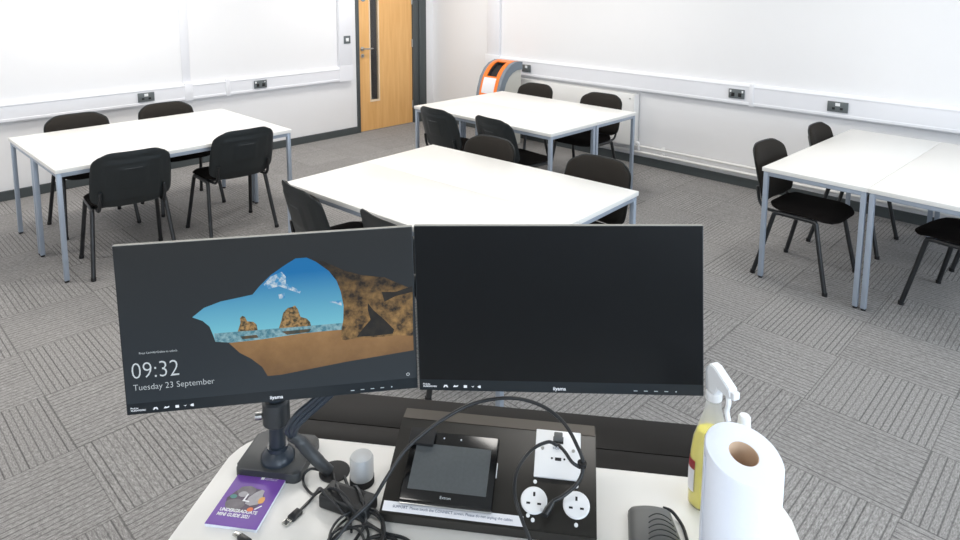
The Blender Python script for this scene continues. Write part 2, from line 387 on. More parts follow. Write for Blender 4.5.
# corridor beyond the door, seen through the vision panel
b = bx(4.2, 6.4, YB+1.9, YB+2.0, 0, 2.6); box(b, 4.1, 4.2, YB+.15, YB+2, 0, 2.6); box(b, 6.4, 6.5, YB+.15, YB+2, 0, 2.6); box(b, 4.1, 6.5, YB+.15, YB+2, 2.6, 2.7)
struct('wall_corridor', b, 'darkwall')
struct('floor_corridor', bx(4.1, 6.5, YB+.15, YB+2, -.1, 0), 'carpet')

# ceiling panels
for i, (x, y) in enumerate(PANELS):
    rowt = ('by the windows', 'second row from the windows', 'third row from the windows', 'by the oak door wall')[[-1.2, 1.3, 3.6, 5.7].index(y)]
    colt = ('left column', 'middle column', 'right column')[[-0.6, 2.0, 4.6].index(x)]
    t = thing('ceiling_light', 'square white recessed ceiling light panel, %s, %s' % (rowt, colt), 'light', (x, y, ZC), group='ceiling light panels')
    b = bmesh.new()
    for q in ((-.3, .3, -.3, -.28), (-.3, .3, .28, .3), (-.3, -.28, -.28, .28), (.28, .3, -.28, .28)): box(b, *q, -.02, 0)
    obj('frame', b, 'white', t, smooth=False); obj('diffuser', bx(-.28, .28, -.28, .28, -.015, 0), 'lampdiff', t, smooth=False)

# ---------------------------------------------------------------- cable trunking, pipes, radiator
def trunk_profile(bm, horizontal_axis, a0, a1, wall, z0, z1, dirn, depth=0.05):
    """bevelled run of trunking; 'x' runs on the back wall, 'y' on the right wall"""
    pr = [(0, z0), (depth-.008, z0), (depth, z0+.012), (depth, z0+.03), (depth-.004, z0+.034), (depth-.004, z1-.034), (depth, z1-.03), (depth, z1-.02), (depth-.028, z1), (0, z1)]
    ends = []
    for a in (a0, a1):
        ends.append([bm.verts.new((wall-p*1, a, z) if horizontal_axis == 'y' else (a, wall-p*1, z)) for p, z in pr])
    n = len(pr)
    for i in range(n): bm.faces.new((ends[0][i], ends[0][(i+1) % n], ends[1][(i+1) % n], ends[1][i]))
    bm.faces.new(ends[0]); bm.faces.new(ends[1][::-1])
t = thing('cable_trunking', 'long white plastic cable trunking along the right wall with three dark sockets', 'cable trunking', (0, 0, 0))
b = bmesh.new(); trunk_profile(b, 'y', YF+.02, 5.50, XR, .757, .955, 1); obj('trunking_run', b, 'trunk', t, smooth=False)
b = bx(XR-.055, XR, 5.50, 5.74, .745, .967, bev=.006); obj('corner_box', b, 'trunk', t)
obj('riser', bx(XR-.035, XR, 5.52, 5.72, .967, ZC, bev=.006), 'trunk', t)
obj('joint_cover', bx(XR-.0512, XR-.001, 2.42, 2.46, .756, .954, bev=.001), 'trunk', t)
t = thing('cable_trunking', 'white plastic cable trunking along the left wall turning up beside the oak door', 'cable trunking', (0, 0, 0))
b = bmesh.new(); trunk_profile(b, 'x', XL+.02, 4.50, YB, .668, .84, 1); obj('trunking_run', b, 'trunk', t, smooth=False)
b = bmesh.new(); prf = [(4.5, .668), (4.64, .668), (4.668, .676), (4.685, .70), (4.69, .74), (4.69, .86), (4.5, .86)]
vb = [bm_ for bm_ in prf]
prism([(x, z) for x, z in prf], 0, .05, b); bmesh.ops.transform(b, matrix=Matrix(((1, 0, 0, 0), (0, 0, -1, YB), (0, 1, 0, 0), (0, 0, 0, 1))), verts=b.verts)
obj('corner_box', b, 'trunk', t, smooth=False)
obj('riser', bx(4.507, 4.69, YB-.048, YB, .86, ZC, bev=.008), 'trunk', t)
obj('riser', bx(2.69, 2.77, YB-.008, YB, .84, ZC, bev=.003), 'trunk', t)
obj('joint_cover', bx(2.69, 2.77, YB-.0512, YB-.001, .667, .841, bev=.001), 'trunk', t)
obj('joint_cover', bx(3.11, 3.16, YB-.0515, YB-.001, .667, .841, bev=.001), 'trunk', t)

def socket(label, loc, rz, w=.146, inserts=()):
    t = thing('wall_socket', label, 'socket', loc, rz, 'dark sockets on the wall trunking')
    obj('face_plate', bx(-w/2, w/2, -.008, 0, -.043, .043, bev=.003), 'socket', t)
    for (x, z, ww, hh, mm) in inserts:
        obj('rocker_switch' if mm == 'white' else 'outlet', bx(x-ww/2, x+ww/2, -.0105, -.0075, z-hh/2, z+hh/2, bev=.001), mm, t)
    return t
RW, BW = -PI/2, 0     # local -y is the face; rotate to face -x on the right wall
dbl = [(-.055, .022, .016, .02, 'white'), (.055, .022, .016, .02, 'white'), (-.032, -.008, .03, .034, 'blackcap'), (.032, -.008, .03, .034, 'blackcap')]
dat = [(0, .02, .036, .026, 'white'), (-.03, -.014, .022, .02, 'blackcap'), (.03, -.014, .022, .02, 'blackcap')]
fx = XR-.0508
socket('dark double power socket with two white switches at middle of the right trunking', (fx, 2.572, .857), RW, .146, dbl)
socket('dark socket plate with white centre insert on right trunking, nearest the right table', (fx, 1.724, .851), RW, .158, dat)
socket('small dark socket plate with white insert just right of the orange bin', (fx, 5.07, .852), RW, .13, [(0, .018, .035, .03, 'white')])
fy = YB-.0508
socket('dark socket plate with white centre insert on left trunking, behind the left table', (2.323, fy, .753), BW, .15, dat)
socket('dark double power socket on left trunking nearest the oak door', (3.492, fy, .751), BW, .146, [(-.055, .022, .016, .02, 'white'), (.05, .022, .01, .012, 'white'), (-.032, -.008, .03, .034, 'blackcap'), (.032, -.008, .03, .034, 'blackcap')])
t = thing('light_switch', 'small square dark light switch with white rocker beside the oak door', 'light switch', (4.612, YB-.0485, 1.16), 0)
obj('face_plate', bx(-.046, .046, -.008, 0, -.046, .046, bev=.003), 'socket', t); obj('rocker_switch', bx(-.02, .02, -.012, -.007, -.02, .02, bev=.002), 'white', t)

# heating pipes
for z, nm in ((.198, 'upper white heating pipe running low along the right wall'), (.138, 'lower white heating pipe just above the grey skirting on right wall')):
    t = thing('heating_pipe', nm, 'pipe', (XR-.055, 0, z), group='heating pipes along the right wall')
    obj('pipe_run', tb([(0, YF+.05, 0), (0, 0, 0), (0, 3.72 if z > .15 else 5.3, 0)], .0125, 12), 'pipe', t)
    for y in (-1.5, 0.3, 2.0, 3.3): obj('pipe_clip', bx(.0, .054, y-.01, y+.01, -.016, .016), 'pipe', t, smooth=False)
# radiator: flat steel panel under the trunking
t = thing('radiator', 'long white panel radiator on the right wall behind the far table', 'radiator', (XR-.06, 4.46, .20))
b = bx(-.05, -.02, -.86, .86, 0, .53, bev=.008); obj('front_panel', b, 'pipe', t)
obj('back_panel', bx(.02, .045, -.85, .85, .01, .52, bev=.006), 'pipe', t)
b = bmesh.new()
for k in range(40): box(b, -.02, .02, -.82+k*.042, -.815+k*.042, .03, .5)
obj('fins', b, 'pipe', t, smooth=False)
b = bmesh.new()
for k in range(58): box(b, -.048, .04, -.84+k*.029, -.825+k*.029, .524, .532)
obj('top_grille', b, 'pipe', t, smooth=False)
obj('side_cover', bx(-.05, .045, -.868, -.86, .0, .53, bev=.003), 'pipe', t)
obj('air_vent', tb([(-.049, -.82, .485), (-.058, -.82, .485)], .008), 'steel', t)
obj('valve', tb(catmull([(0, -.87, .03), (0, -.90, .03), (0, -.905, .0), (0, -.905, -.04)]), .014), 'white', t)
obj('wall_bracket', bx(.04, .06, -.5, .5, .3, .33), 'white', t, smooth=False)

# ================================================================ tables
TH = .7231
def make_table(label):
    """local x along 1.6 m, local y 0..0.6, origin at a floor corner"""
    t = thing('folding_table', label, 'table', group='white rectangular classroom tables')
    t.name = 'classroom_table'
    b = bx(0.001, 1.599, 0.0008, .5992, TH-.025, TH, bev=.0014); obj('tabletop', b, 'top', t)
    for x in (.022, 1.578):
        for y in (.022, .578):
            lg = obj('leg', bx(x-.014, x+.014, y-.014, y+.014, .012, TH-.026, bev=.003), 'silver', t)
            obj('foot_cap', cyl(x, y, 0, .014, .013, 12), 'blackcap', lg)
    for q in ((.036, 1.564, .01, .034), (.036, 1.564, .566, .59)): obj('apron_rail', bx(*q, TH-.052, TH-.026, bev=.002), 'silver', t)
    for q in ((.01, .034, .036, .564), (1.566, 1.59, .036, .564)): obj('apron_rail', bx(*q, TH-.052, TH-.026, bev=.002), 'silver', t)
    return t
T0 = make_table('x')
first = [True]
def place_table(x, y, rz, off, label):
    t = T0 if first[0] else copy_tree(T0); first[0] = False
    t.location = (x-math.sin(rz)*off, y+math.cos(rz)*off, 0); t.rotation_euler = (0, 0, rz); t['label'] = label
TT = [(1.0476, 4.6072, .00257), (1.9042, 3.4220, -1.5105), (3.9473, 4.7056, -1.5720), (4.1749, 1.6155, -.0348)]
place_table(*TT[0], 0, 'white table at left, the near half of the pair, backed by two black chairs')
place_table(*TT[0], .6, 'white table at left, the far half of the pair, next to the left wall')
place_table(*TT[1], 0, 'white table in the centre, left half of the pair, behind the lit monitor')
place_table(*TT[1], .6, 'white table in the centre, right half of the pair, behind the dark monitor')
place_table(*TT[2], 0, 'white table at the back, left half of the pair nearer the oak door')
place_table(*TT[2], .6, 'white table at the back, right half of the pair beside the radiator')
place_table(*TT[3], -.6, 'white table at right, the left half of the pair in front of right wall')
place_table(*TT[3], -1.2, 'white table at right, cut by the picture edge, right half of the pair')

# ================================================================ chairs
def back_surface(n=32, mrows=26, w0=.225, w1=.205, z0=.455, z1=.815, front=True):
    """rounded, slightly hollow backrest; returns (front, rim) grids"""
    G = []
    for j in range(mrows+1):
        v = -1+2*j/mrows; row = []
        for i in range(n+1):
            u = -1+2*i/n
            # squircle mapping keeps the corners round
            k = .50
            x = u*math.sqrt(1-k*.8*abs(v)**9)*(1-.05*max(0, v))
            z = v*math.sqrt(1-k*(.52 if v > 0 else .40)*abs(u)**7)
            row.append((x, z, u, v))
        G.append(row)
    return G
def make_chair():
    t = thing('stacking_chair', 'x', 'chair')
    HW, HH, ZM = .236, .184, .634
    def yc(x, z):      # centre surface: leans back, wraps forward at the sides
        return -.235 - (z-.46)*.26 + .050*(x/HW)**2
    def pad(y_front, y_back, scale, dome, name, material, extra=None):
        b = bmesh.new(); G = back_surface(); n = len(G[0]); m_ = len(G)
        A, B = [], []
        for row in G:
            ra, rb = [], []
            for (x, z, u, v) in row:
                X = x*HW*scale; Z = ZM + z*HH*scale
                edge = max(abs(u), abs(v)); fall = max(0.0, 1-edge**8)
                ra.append(b.verts.new((X, yc(X, Z)+y_front*(.25+.75*fall)+dome*(1-u*u)*(1-v*v), Z)))
                rb.append(b.verts.new((X, yc(X, Z)+y_back*(.3+.7*fall)-(extra(u, v) if extra else 0), Z)))
            A.append(ra); B.append(rb)
        for Q, fl_ in ((A, 0), (B, 1)):
            for j in range(m_-1):
                for i in range(n-1):
                    f = (Q[j][i], Q[j][i+1], Q[j+1][i+1], Q[j+1][i]); b.faces.new(f if fl_ else f[::-1])
        ring = [(0, i) for i in range(n)] + [(j, n-1) for j in range(1, m_)] + [(m_-1, i) for i in range(n-2, -1, -1)] + [(j, 0) for j in range(m_-2, 0, -1)]
        for a, c in zip(ring, ring[1:]+ring[:1]): b.faces.new((A[a[0]][a[1]], A[c[0]][c[1]], B[c[0]][c[1]], B[a[0]][a[1]]))
        return obj(name, b, material, t, ang=60)
    pad(.030, .000, .965, .006, 'backrest', 'fabric')
    def emboss(u, v):
        e = 0.0
        if abs(u) < .74 and -.80 < v < .62: e = .006
        if abs(u) < .36 and -.30 < v < .40: e = .011
        return e
    bs = pad(.001, -.013, 1.0, 0, 'back_shell', 'shell', emboss)
    b = bmesh.new()
    zz = .705
    for i in range(1): tube(b, [(x, yc(x, zz)-.0215, zz) for x in (-.05, -.02, .02, .05)], .0035, 8)
    obj('moulded_ridge', b, 'armplastic', bs)
    # seat
    b = bmesh.new(); n, m_ = 20, 20; A, B = [], []
    for j in range(m_+1):
        v = -1+2*j/m_; ra, rb = [], []
        for i in range(n+1):
            u = -1+2*i/n
            x = u*.228*math.sqrt(1-.42*v**6)*(1-.04*(1-v)/2); y = .022+v*.215*math.sqrt(1-.32*u**6)
            edge = max(abs(u), abs(v)); fall = 1-edge**6
            dip = -.018*max(0, v-.55)/.45 + .010*max(0, -v-.6)/.4
            ra.append(b.verts.new((x, y, .452+.020*fall-.007*(1-u*u)*(1-(v*.8)**2)+dip)))
            rb.append(b.verts.new((x, y, .448-.014*(.3+.7*fall)+dip)))
        A.append(ra); B.append(rb)
    for Q in (A, B):
        for j in range(m_):
            for i in range(n): b.faces.new((Q[j][i], Q[j][i+1], Q[j+1][i+1], Q[j+1][i]))
    ring = [(0, i) for i in range(n+1)] + [(j, n) for j in range(1, m_+1)] + [(m_, i) for i in range(n-1, -1, -1)] + [(j, 0) for j in range(m_-1, 0, -1)]
    for a, c in zip(ring, ring[1:]+ring[:1]): b.faces.new((A[a[0]][a[1]], A[c[0]][c[1]], B[c[0]][c[1]], B[a[0]][a[1]]))
    obj('seat', b, 'seat', t, ang=60)
    for s in (-1, 1):
        for (yf, yt, yb) in ((.222, .135, .10), (-.222, -.125, -.09)):
            pts = [(s*.249, yf, .010), (s*.232, (yf*.45+yt*.55), .22), (s*.2165, yt, .405)] 
            bend = catmull([(s*.2165, yt, .405), (s*.2155, yt-(yt-yb)*.25, .421), (s*.215, yb, .426)], 5)
            lg = obj('leg', tb(pts[:2]+bend, .0138, 10), 'tube', t)
            obj('foot_cap', tb([(s*.2495, yf*1.003, 0), (s*.2482, yf, .022)], .0155, 10), 'blackcap', lg)
        obj('side_rail', tb([(s*.215, .10, .426), (s*.215, 0, .426), (s*.215, -.09, .426)], .0138, 10), 'tube', t)
        obj('back_support', tb(catmull([(s*.190, .02, .424), (s*.190, -.12, .424), (s*.190, -.20, .432), (s*.188, -.235, .475), (s*.185, -.252, .56)]), .010, 10, flat=1), 'tube', t)
    for y in (.07, -.07): obj('crossbar', tb([(-.215, y, .418), (0, y, .416), (.215, y, .418)], .009, 8), 'tube', t)
    return t
CH0 = make_chair(); cfirst = [True]
def place_chair(x, y, deg, label, group):
    c = CH0 if cfirst[0] else copy_tree(CH0); cfirst[0] = False
    c.location = (x, y, 0); c.rotation_euler = (0, 0, math.radians(deg)); c['label'] = label; c['group'] = group
gL, gC, gB, gR = 'chairs around the left table', 'chairs around the centre table', 'chairs around the back table', 'chairs around the right table'
place_chair(1.465, 4.72, -7, 'black stacking chair seen from behind, nearest at left table, above lit monitor', gL)
place_chair(2.225, 4.80, -2, 'black stacking chair seen from behind at the right end of the left table', gL)
place_chair(1.515, 5.625, 180, 'charcoal padded chair tucked behind left table at its left end', gL)
place_chair(2.195, 5.63, 180, 'charcoal padded chair tucked behind left table at its right end', gL)
place_chair(2.07, 3.035, -96, 'black stacking chair seen from behind at the left corner of the centre table', gC)
place_chair(2.10, 2.36, -95, 'black chair at centre table, only its top edge above where the monitors meet', gC)
place_chair(2.965, 3.06, 91, 'charcoal padded chair behind the centre table, farther from the camera', gC)
place_chair(3.05, 2.245, 91, 'charcoal padded chair behind centre table, just left of its right corner', gC)
place_chair(4.0, 4.135, -92, 'black stacking chair at back table nearest the oak door', gB)
place_chair(4.05, 3.52, -96, 'black stacking chair at back table, right of the one nearest the door', gB)
place_chair(5.02, 4.375, 90, 'charcoal chair behind the back table, beside the orange bin', gB)
place_chair(5.00, 3.555, 91, 'charcoal chair behind the back table, in front of the radiator end', gB)
place_chair(4.465, 1.42, 177, 'black chair tucked in at the left side of the right table, nearer', gR)
place_chair(5.29, 1.365, 180, 'black chair tucked in at the left side of right table, nearer the wall', gR)
place_chair(4.612, .592, -11, 'black chair at the right picture edge with only seat and front legs visible', gR)
place_chair(5.40, .50, -4, 'black chair beyond the right picture edge, one front leg showing', gR)

# ================================================================ recycling bin
t = thing('recycling_bin', 'orange and grey curved recycling bin in the corner by the right wall', 'bin', (5.80, 5.17, 0), 0)
prof = [(-.40, 0.0), (-.41, .25), (-.405, .50), (-.38, .65), (-.335, .78), (-.27, .87), (-.19, .93), (-.09, .958), (0, .95), (0, 0)]
def side(y0, y1, name, material, sh=0.0, pr=prof):
    b = bmesh.new(); prism(pr, y0, y1, b); bmesh.ops.transform(b, matrix=Matrix(((1, 0, 0, 0), (0, 0, -1, 0), (0, 1, 0, 0), (0, 0, 0, 1))), verts=b.verts); return obj(name, b, material, t, ang=30)
arch = prof[:-1] + [(0, .86), (-.09, .862), (-.165, .835), (-.225, .79), (-.275, .72), (-.315, .61), (-.335, .50), (-.34, .25), (-.33, 0)]
side(-.175, -.13, 'side_arch', 'slate', pr=arch); side(.13, .175, 'side_arch', 'slate', pr=arch)
low = [(-.34, 0), (-.34, .25), (-.335, .50), (-.315, .61), (-.275, .72), (-.225, .79), (-.165, .835), (-.09, .862), (0, .86), (0, 0)]
side(-.155, -.132, 'side_panel', 'lightgrey', pr=low); side(.132, .155, 'side_panel', 'lightgrey', pr=low)
inner = [(x+.012, z-.008 if z > 0 else z) for x, z in prof[:-2]] + [(-.01, .94), (-.01, 0)]
front = smoothf = catmull([(x, 0, z) for x, z in prof[:-1]], 5)
def fpt(s):   # front curve by height fraction 0..1
    k = s*(len(front)-1); i = min(int(k), len(front)-2); return front[i].lerp(front[i+1], k-i)
def band(s0, s1, y0, y1, off, name, material, th=.012):
    b = bmesh.new(); n = 14; rows = []
    for k in range(n+1):
        s = s0+(s1-s0)*k/n; p = fpt(s); q = (fpt(min(s+.01, 1))-fpt(max(s-.01, 0))).normalized(); nn = Vector((-q.z, 0, q.x))
        a = p+nn*off; c = p+nn*(off-th)
        rows.append([b.verts.new((a.x, y0, a.z)), b.verts.new((a.x, y1, a.z)), b.verts.new((c.x, y1, c.z)), b.verts.new((c.x, y0, c.z))])
    for r0, r1 in zip(rows, rows[1:]):
        for i in range(4): b.faces.new((r0[i], r0[(i+1) % 4], r1[(i+1) % 4], r1[i]))
    b.faces.new(rows[0]); b.faces.new(rows[-1][::-1]); return obj(name, b, material, t, ang=30)
band(0, .52, -.13, .13, 0, 'front_panel', 'orange')
band(.52, .80, -.13, -.075, 0, 'front_panel', 'orange'); band(.52, .80, .075, .13, 0, 'front_panel', 'orange'); band(.80, 1, -.13, .13, 0, 'top_hood', 'orange')
band(.50, .83, -.08, .08, -.045, 'opening', 'blackcap')
band(.335, .50, -.085, .10, .002, 'white_notice', 'whitelabel', .003)
b = bx(-.05, 0, -.13, .13, 0, .93); obj('back_panel', b, 'slate', t, smooth=False)

# ================================================================ teaching desk (local x along the desk, local y away from the user)
AD = math.radians(-53.9); UX = Vector((math.cos(AD), math.sin(AD), 0)); VX = Vector((-UX.y, UX.x, 0))
def D(u, v, z): return UX*u + VX*v + Vector((0, 0, z))
DZ = .88
def dthing(name, label, cat, u, v, z=DZ, rot=0, group=None): return thing(name, label, cat, D(u, v, z), AD+rot, group)
desk = dthing('teaching_desk', 'white topped teaching desk with black rear flap under the two monitors', 'desk', 0, 1.0, 0)
V0 = .62
pts = rrect(-.707, .416, V0-1.0, .300, .085, 8)
obj('desktop', prism(pts, DZ-.028, DZ, bev=.004), 'top', desk, ang=30)
b = bx(-.605, .392, .301, .361, DZ-.03, DZ-.002, bev=.001); box(b, -.605, .392, .363, .474, DZ-.03, DZ-.002, bev=.001)
obj('rear_flap', b, 'black', desk)
b = bx(-.60, -.58, V0-.9, .26, .06, DZ-.029); box(b, .37, .39, V0-.9, .26, .06, DZ-.029); box(b, -.58, .37, .24, .26, .06, DZ-.029); box(b, -.58, .37, V0-.9, .24, .06, .08)
obj('cabinet_body', b, 'lightgrey', desk, smooth=False)
for s in (0, 1):
    dr = obj('cabinet_door', bx(-.578+s*.475, -.106+s*.475, V0-.918, V0-.902, .085, DZ-.035, bev=.001), 'lightgrey', desk)
    obj('handle', tb(catmull([(-.14+s*.07, V0-.918, .6), (-.14+s*.07, V0-.94, .61), (-.14+s*.07, V0-.94, .70), (-.14+s*.07, V0-.918, .71)]), .005, 8), 'steel', dr)
for x in (-.55, .34):
    for y in (-.2, .2): obj('caster', cyl(x, y, 0, .06, .03, 16), 'blackcap', desk)

# ---- connection box with sloped panel
cbx = dthing('connection_box', 'black sloped connection box with sockets in the middle of the white desk', 'connection box', -.145, 1.19)
FV, BV = -.100, .105    # local front / back
zf, zb = .026, .096; RV = .072  # ridge
SLP = math.atan2(zb-zf, RV-FV)
b = bmesh.new(); prism([(FV+.008, 0), (FV, zf), (RV, zb), (BV, zb), (BV, 0)], -.198, .198, b)
bmesh.ops.transform(b, matrix=Matrix(((0, 0, 1, 0), (1, 0, 0, 0), (0, 1, 0, 0), (0, 0, 0, 1))), verts=b.verts)
bmesh.ops.bevel(b, geom=b.edges[:], offset=.0015, segments=2, affect='EDGES')
obj('housing', b, 'blackmetal', cbx)
obj('painted_sheen_strip', bx(-.196, .196, RV+.001, BV-.001, zb-.001, zb+.0008), 'sheen', cbx, smooth=False)  # thin sheet over the housing top, its reflected light painted as colour
def SL(u, v, off=0.0):    # point on the sloped panel in the box's local frame, v = world-desk v
    lu, lv = u+.145, v-1.19; z = zf+(lv-FV)*math.tan(SLP)
    return Vector((lu, lv, z)) + Vector((0, -math.sin(SLP), math.cos(SLP)))*off
def onslope(o, u, v, off=.0004):
    o.location = SL(u, v, off); o.rotation_euler = (SLP, 0, 0); return o
pl = onslope(obj('wall_plate', bx(-.044, .044, -.047, .047, 0, .005, bev=.0012), 'white', cbx), -.0205, 1.220)
for x in (-.030, .030): obj('screw', cyl(x, .008, .005, .0062, .0032, 12), 'steel', pl)
obj('port', bx(-.010, .010, .020, .034, .0048, .0056), 'blackcap', pl, smooth=False)
b = bx(-.005, .007, -.014, -.008, .0048, .0056); cyl(-.011, -.010, .0048, .0056, .002, 8, bm=b); cyl(.013, -.010, .0048, .0056, .002, 8, bm=b)
obj('usb_port', b, 'blackcap', pl, smooth=False)
text('port_caption', 'HDMI', .007, 'blackprint', pl, (-.010, .008, .0053))
for su in (-.061, .0165):
    so = onslope(obj('round_socket', lathe([(0, 0), (.0245, 0), (.0245, .002), (.0225, .0038), (0, .0038)], 32), 'white', cbx), su, 1.137)
    obj('pin_hole', bx(-.002, .002, .006, .0135, .0036, .0042), 'blackcap', so, smooth=False)
    for s in (-1, 1): obj('pin_hole', bx(s*.010-.0035, s*.010+.0035, -.0085, -.005, .0036, .0042), 'blackcap', so, smooth=False)
    for s in (-1, 1): onslope(obj('fixing_cap', lathe([(0, 0), (.0035, 0), (.0035, .002), (0, .0026)], 14), 'white', cbx), su, 1.137+s*.0315)
lb = onslope(obj('instruction_label', bx(-.130, .130, -.0088, .0088, 0, .0006), 'whitelabel', cbx, smooth=False), -.208, 1.1015)
text('instruction_text', 'SUPPORT  Please touch the CONNECT screen. Please do not unplug the cables', .0068, 'blackprint', lb, (-.112, -.002, .0009))
onslope(obj('fixing_cap', lathe([(0, 0), (.0035, 0), (.0035, .002), (0, .0026)], 14), 'white', cbx), -.070, 1.112)

# ---- touch panel on the slope
tp = dthing('touch_panel', 'black touch control panel with grey blank screen resting on the black box', 'touch panel', 0, 0)
tp.location = cbx.location + Matrix.Rotation(AD, 4, 'Z') @ SL(-.222, 1.168, .0016)
tp.rotation_mode = 'XYZ'; tp.rotation_euler = (Matrix.Rotation(AD, 4, 'Z') @ Matrix.Rotation(SLP, 4, 'X')).to_euler()
obj('housing', bx(-.087, .087, -.068, .068, .0, .018, bev=.004), 'glossblack', tp)
obj('screen', bx(-.074, .074, -.047, .041, .0175, .0186), 'tabscreen', tp, smooth=False)
obj('silver_trim', bx(-.086, .086, -.0692, -.067, .006, .010, bev=.0008), 'steel', tp)
obj('side_button', bx(.0866, .0882, -.005, .022, .006, .011, bev=.0006), 'whiteprint', tp)
for x in (-.022, .012): obj('sensor', cyl(x, .055, .018, .0186, .0017, 10), 'silverprint', tp)
text('maker_mark', 'Extron', .0075, 'silverprint', tp, (0, -.0595, .0187), align='CENTER')
obj('cable_block', bx(-.090, -.040, .034, .068, .0186, .028, bev=.003), 'blackcap', tp)

# ================================================================ monitors
def monitor(center, az, tilt, roll, label, lit):
    n = Vector((math.cos(az)*math.cos(tilt), math.sin(az)*math.cos(tilt), math.sin(tilt)))
    x = Vector((-math.sin(az), math.cos(az), 0)); up = n.cross(x)
    X = x*math.cos(roll)+up*math.sin(roll); Y = up*math.cos(roll)-x*math.sin(roll)
    root = bpy.data.objects.new('computer_monitor', None); C.objects.link(root)
    mm = Matrix((X, Y, n)).transposed().to_4x4(); mm.translation = Vector(center); root.matrix_world = mm
    tag(root, label, 'monitor', 'computer monitors on the desk')
    w2, h2 = .26975, .16372
    b = bx(-w2, w2, -h2, h2-.0008, -.009, -.0008, bev=.001); obj('bezel', b, 'casing', root)
    obj('painted_lit_edge', bx(-w2+.0005, w2-.0005, h2-.0012, h2, -.0088, -.001), 'litedge', root, smooth=False)  # pale sliver: light falling on the casing top, put into its colour
    b = bx(-.22, .22, -.145, .10, -.042, -.0085, bev=.012, seg=3); obj('back_cover', b, 'casing2', root)
    obj('mounting_plate', bx(-.06, .06, -.06, .06, -.052, -.0415, bev=.003), 'armplastic', root)
    yl = -h2+.0225
    b = bmesh.new(); poly(b, [(-w2+.002, yl), (w2-.002, yl), (w2-.002, h2-.0015), (-w2+.002, h2-.0015)], 0, 0)
    mats = ['scrdark' if lit else 'scroff']
    if lit:
        mats += ['sky', 'sea', 'sand', 'rock', 'crev', 'isl', 'refl', 'cloud']
        HOLE = [(-0.1407, 0.0178), (-0.1188, 0.0343), (-0.0884, 0.0442), (-0.0532, 0.0494), (-0.0305, 0.0529), (-0.017, 0.0681), (0.0042, 0.088), (0.0304, 0.1049), (0.0513, 0.1169), (0.0716, 0.117), (0.0914, 0.1057), (0.111, 0.0879), (0.1255, 0.0676), (0.1386, 0.0168), (0.137, -0.0175), (0.1353, -0.0554), (-0.0738, -0.0378), (-0.1025, -0.0335), (-0.1053, -0.0223), (-0.1114, -0.0026), (-0.123, 0.0093)]
        SEA = [(-0.1044, -0.0169), (0.0185, -0.0172), (0.1329, -0.0171), (0.1322, -0.0316), (0.0535, -0.0312), (0.0176, -0.0324), (-0.0283, -0.0359), (-0.0738, -0.0378), (-0.1025, -0.0335)]
        SAND = [(-0.0788, -0.0379), (-0.0284, -0.0364), (0.0176, -0.0335), (0.0535, -0.0312), (0.1052, -0.0303), (0.1323, -0.0305), (0.1569, -0.0405), (0.2641, -0.0502), (0.264, -0.0843), (0.2077, -0.0893), (0.1334, -0.0958), (0.0652, -0.1038), (0.0133, -0.11), (-0.0124, -0.1102), (-0.0215, -0.0909), (-0.0407, -0.0724), (-0.0601, -0.0594)]
        ROCK = [(0.0816, 0.1135), (0.1017, 0.1076), (0.1418, 0.0855), (0.1724, 0.0748), (0.2139, 0.0672), (0.2345, 0.0561), (0.2662, 0.0396), (0.264, -0.0547), (0.2305, -0.0506), (0.1986, -0.0511), (0.1565, -0.0495), (0.1354, -0.052), (0.1267, -0.049), (0.1285, -0.0324), (0.1332, -0.0105), (0.135, 0.0172), (0.1311, 0.0451), (0.1244, 0.0676), (0.111, 0.0879)]
        CREV = [(0.1805, 0.0189), (0.1903, 0.0041), (0.2106, -0.0172), (0.2283, -0.0385), (0.2253, -0.0467), (0.1882, -0.0479), (0.1566, -0.0472), (0.1677, -0.0331), (0.1843, -0.0149), (0.1799, 0.005)]
        CREV2 = [(0.2075, 0.0389), (0.2338, 0.0367), (0.2665, 0.0463), (0.266, 0.0341), (0.2335, 0.0284), (0.212, 0.019)]
        ISL1 = [(-0.0614, -0.0168), (-0.0554, -0.0005), (-0.0558, 0.0088), (-0.0515, 0.0133), (-0.0466, 0.0107), (-0.0432, 0.0017), (-0.0322, -0.0004), (-0.0265, -0.0063), (-0.0253, -0.0175)]
        ISL2 = [(0.0134, -0.0171), (0.0194, -0.0005), (0.0232, 0.0129), (0.0318, 0.0215), (0.0401, 0.023), (0.0453, 0.0253), (0.05, 0.0178), (0.0543, 0.002), (0.0653, -0.0023), (0.0711, -0.0095), (0.0728, -0.0174)]
        REF1 = [(-0.0572, -0.0269), (-0.0279, -0.0262), (-0.0242, -0.0322), (-0.0536, -0.0328)]
        REF2 = [(0.0179, -0.0239), (0.0723, -0.0232), (0.069, -0.0295), (0.0278, -0.0313)]
        CL1 = [(-0.0094, 0.0702), (0.0041, 0.0853), (0.0247, 0.0929), (0.0317, 0.0832), (0.031, 0.0697), (0.058, 0.0522), (0.0552, 0.048), (0.0329, 0.0586), (0.0181, 0.0653), (0.0002, 0.0613)]
        CL2 = [(0.0161, 0.0491), (0.0274, 0.0509), (0.0279, 0.0416), (0.0177, 0.0402)]; CL3 = [(0.1065, 0.0273), (0.131, 0.0283), (0.1315, 0.0173), (0.1207, 0.0228)]
        for P, z, mi in ((HOLE, .0003, 1), (SEA, .0005, 2), (SAND, .0006, 3), (ROCK, .0008, 4), (CREV, .001, 5), (CREV2, .001, 5), (ISL1, .0007, 6), (ISL2, .0007, 6), (REF1, .0007, 7), (REF2, .0007, 7), (CL1, .0005, 8), (CL2, .0005, 8), (CL3, .0005, 8)):
            poly(b, P, z, mi)
    sr = obj('screen', b, mats, root, smooth=False)
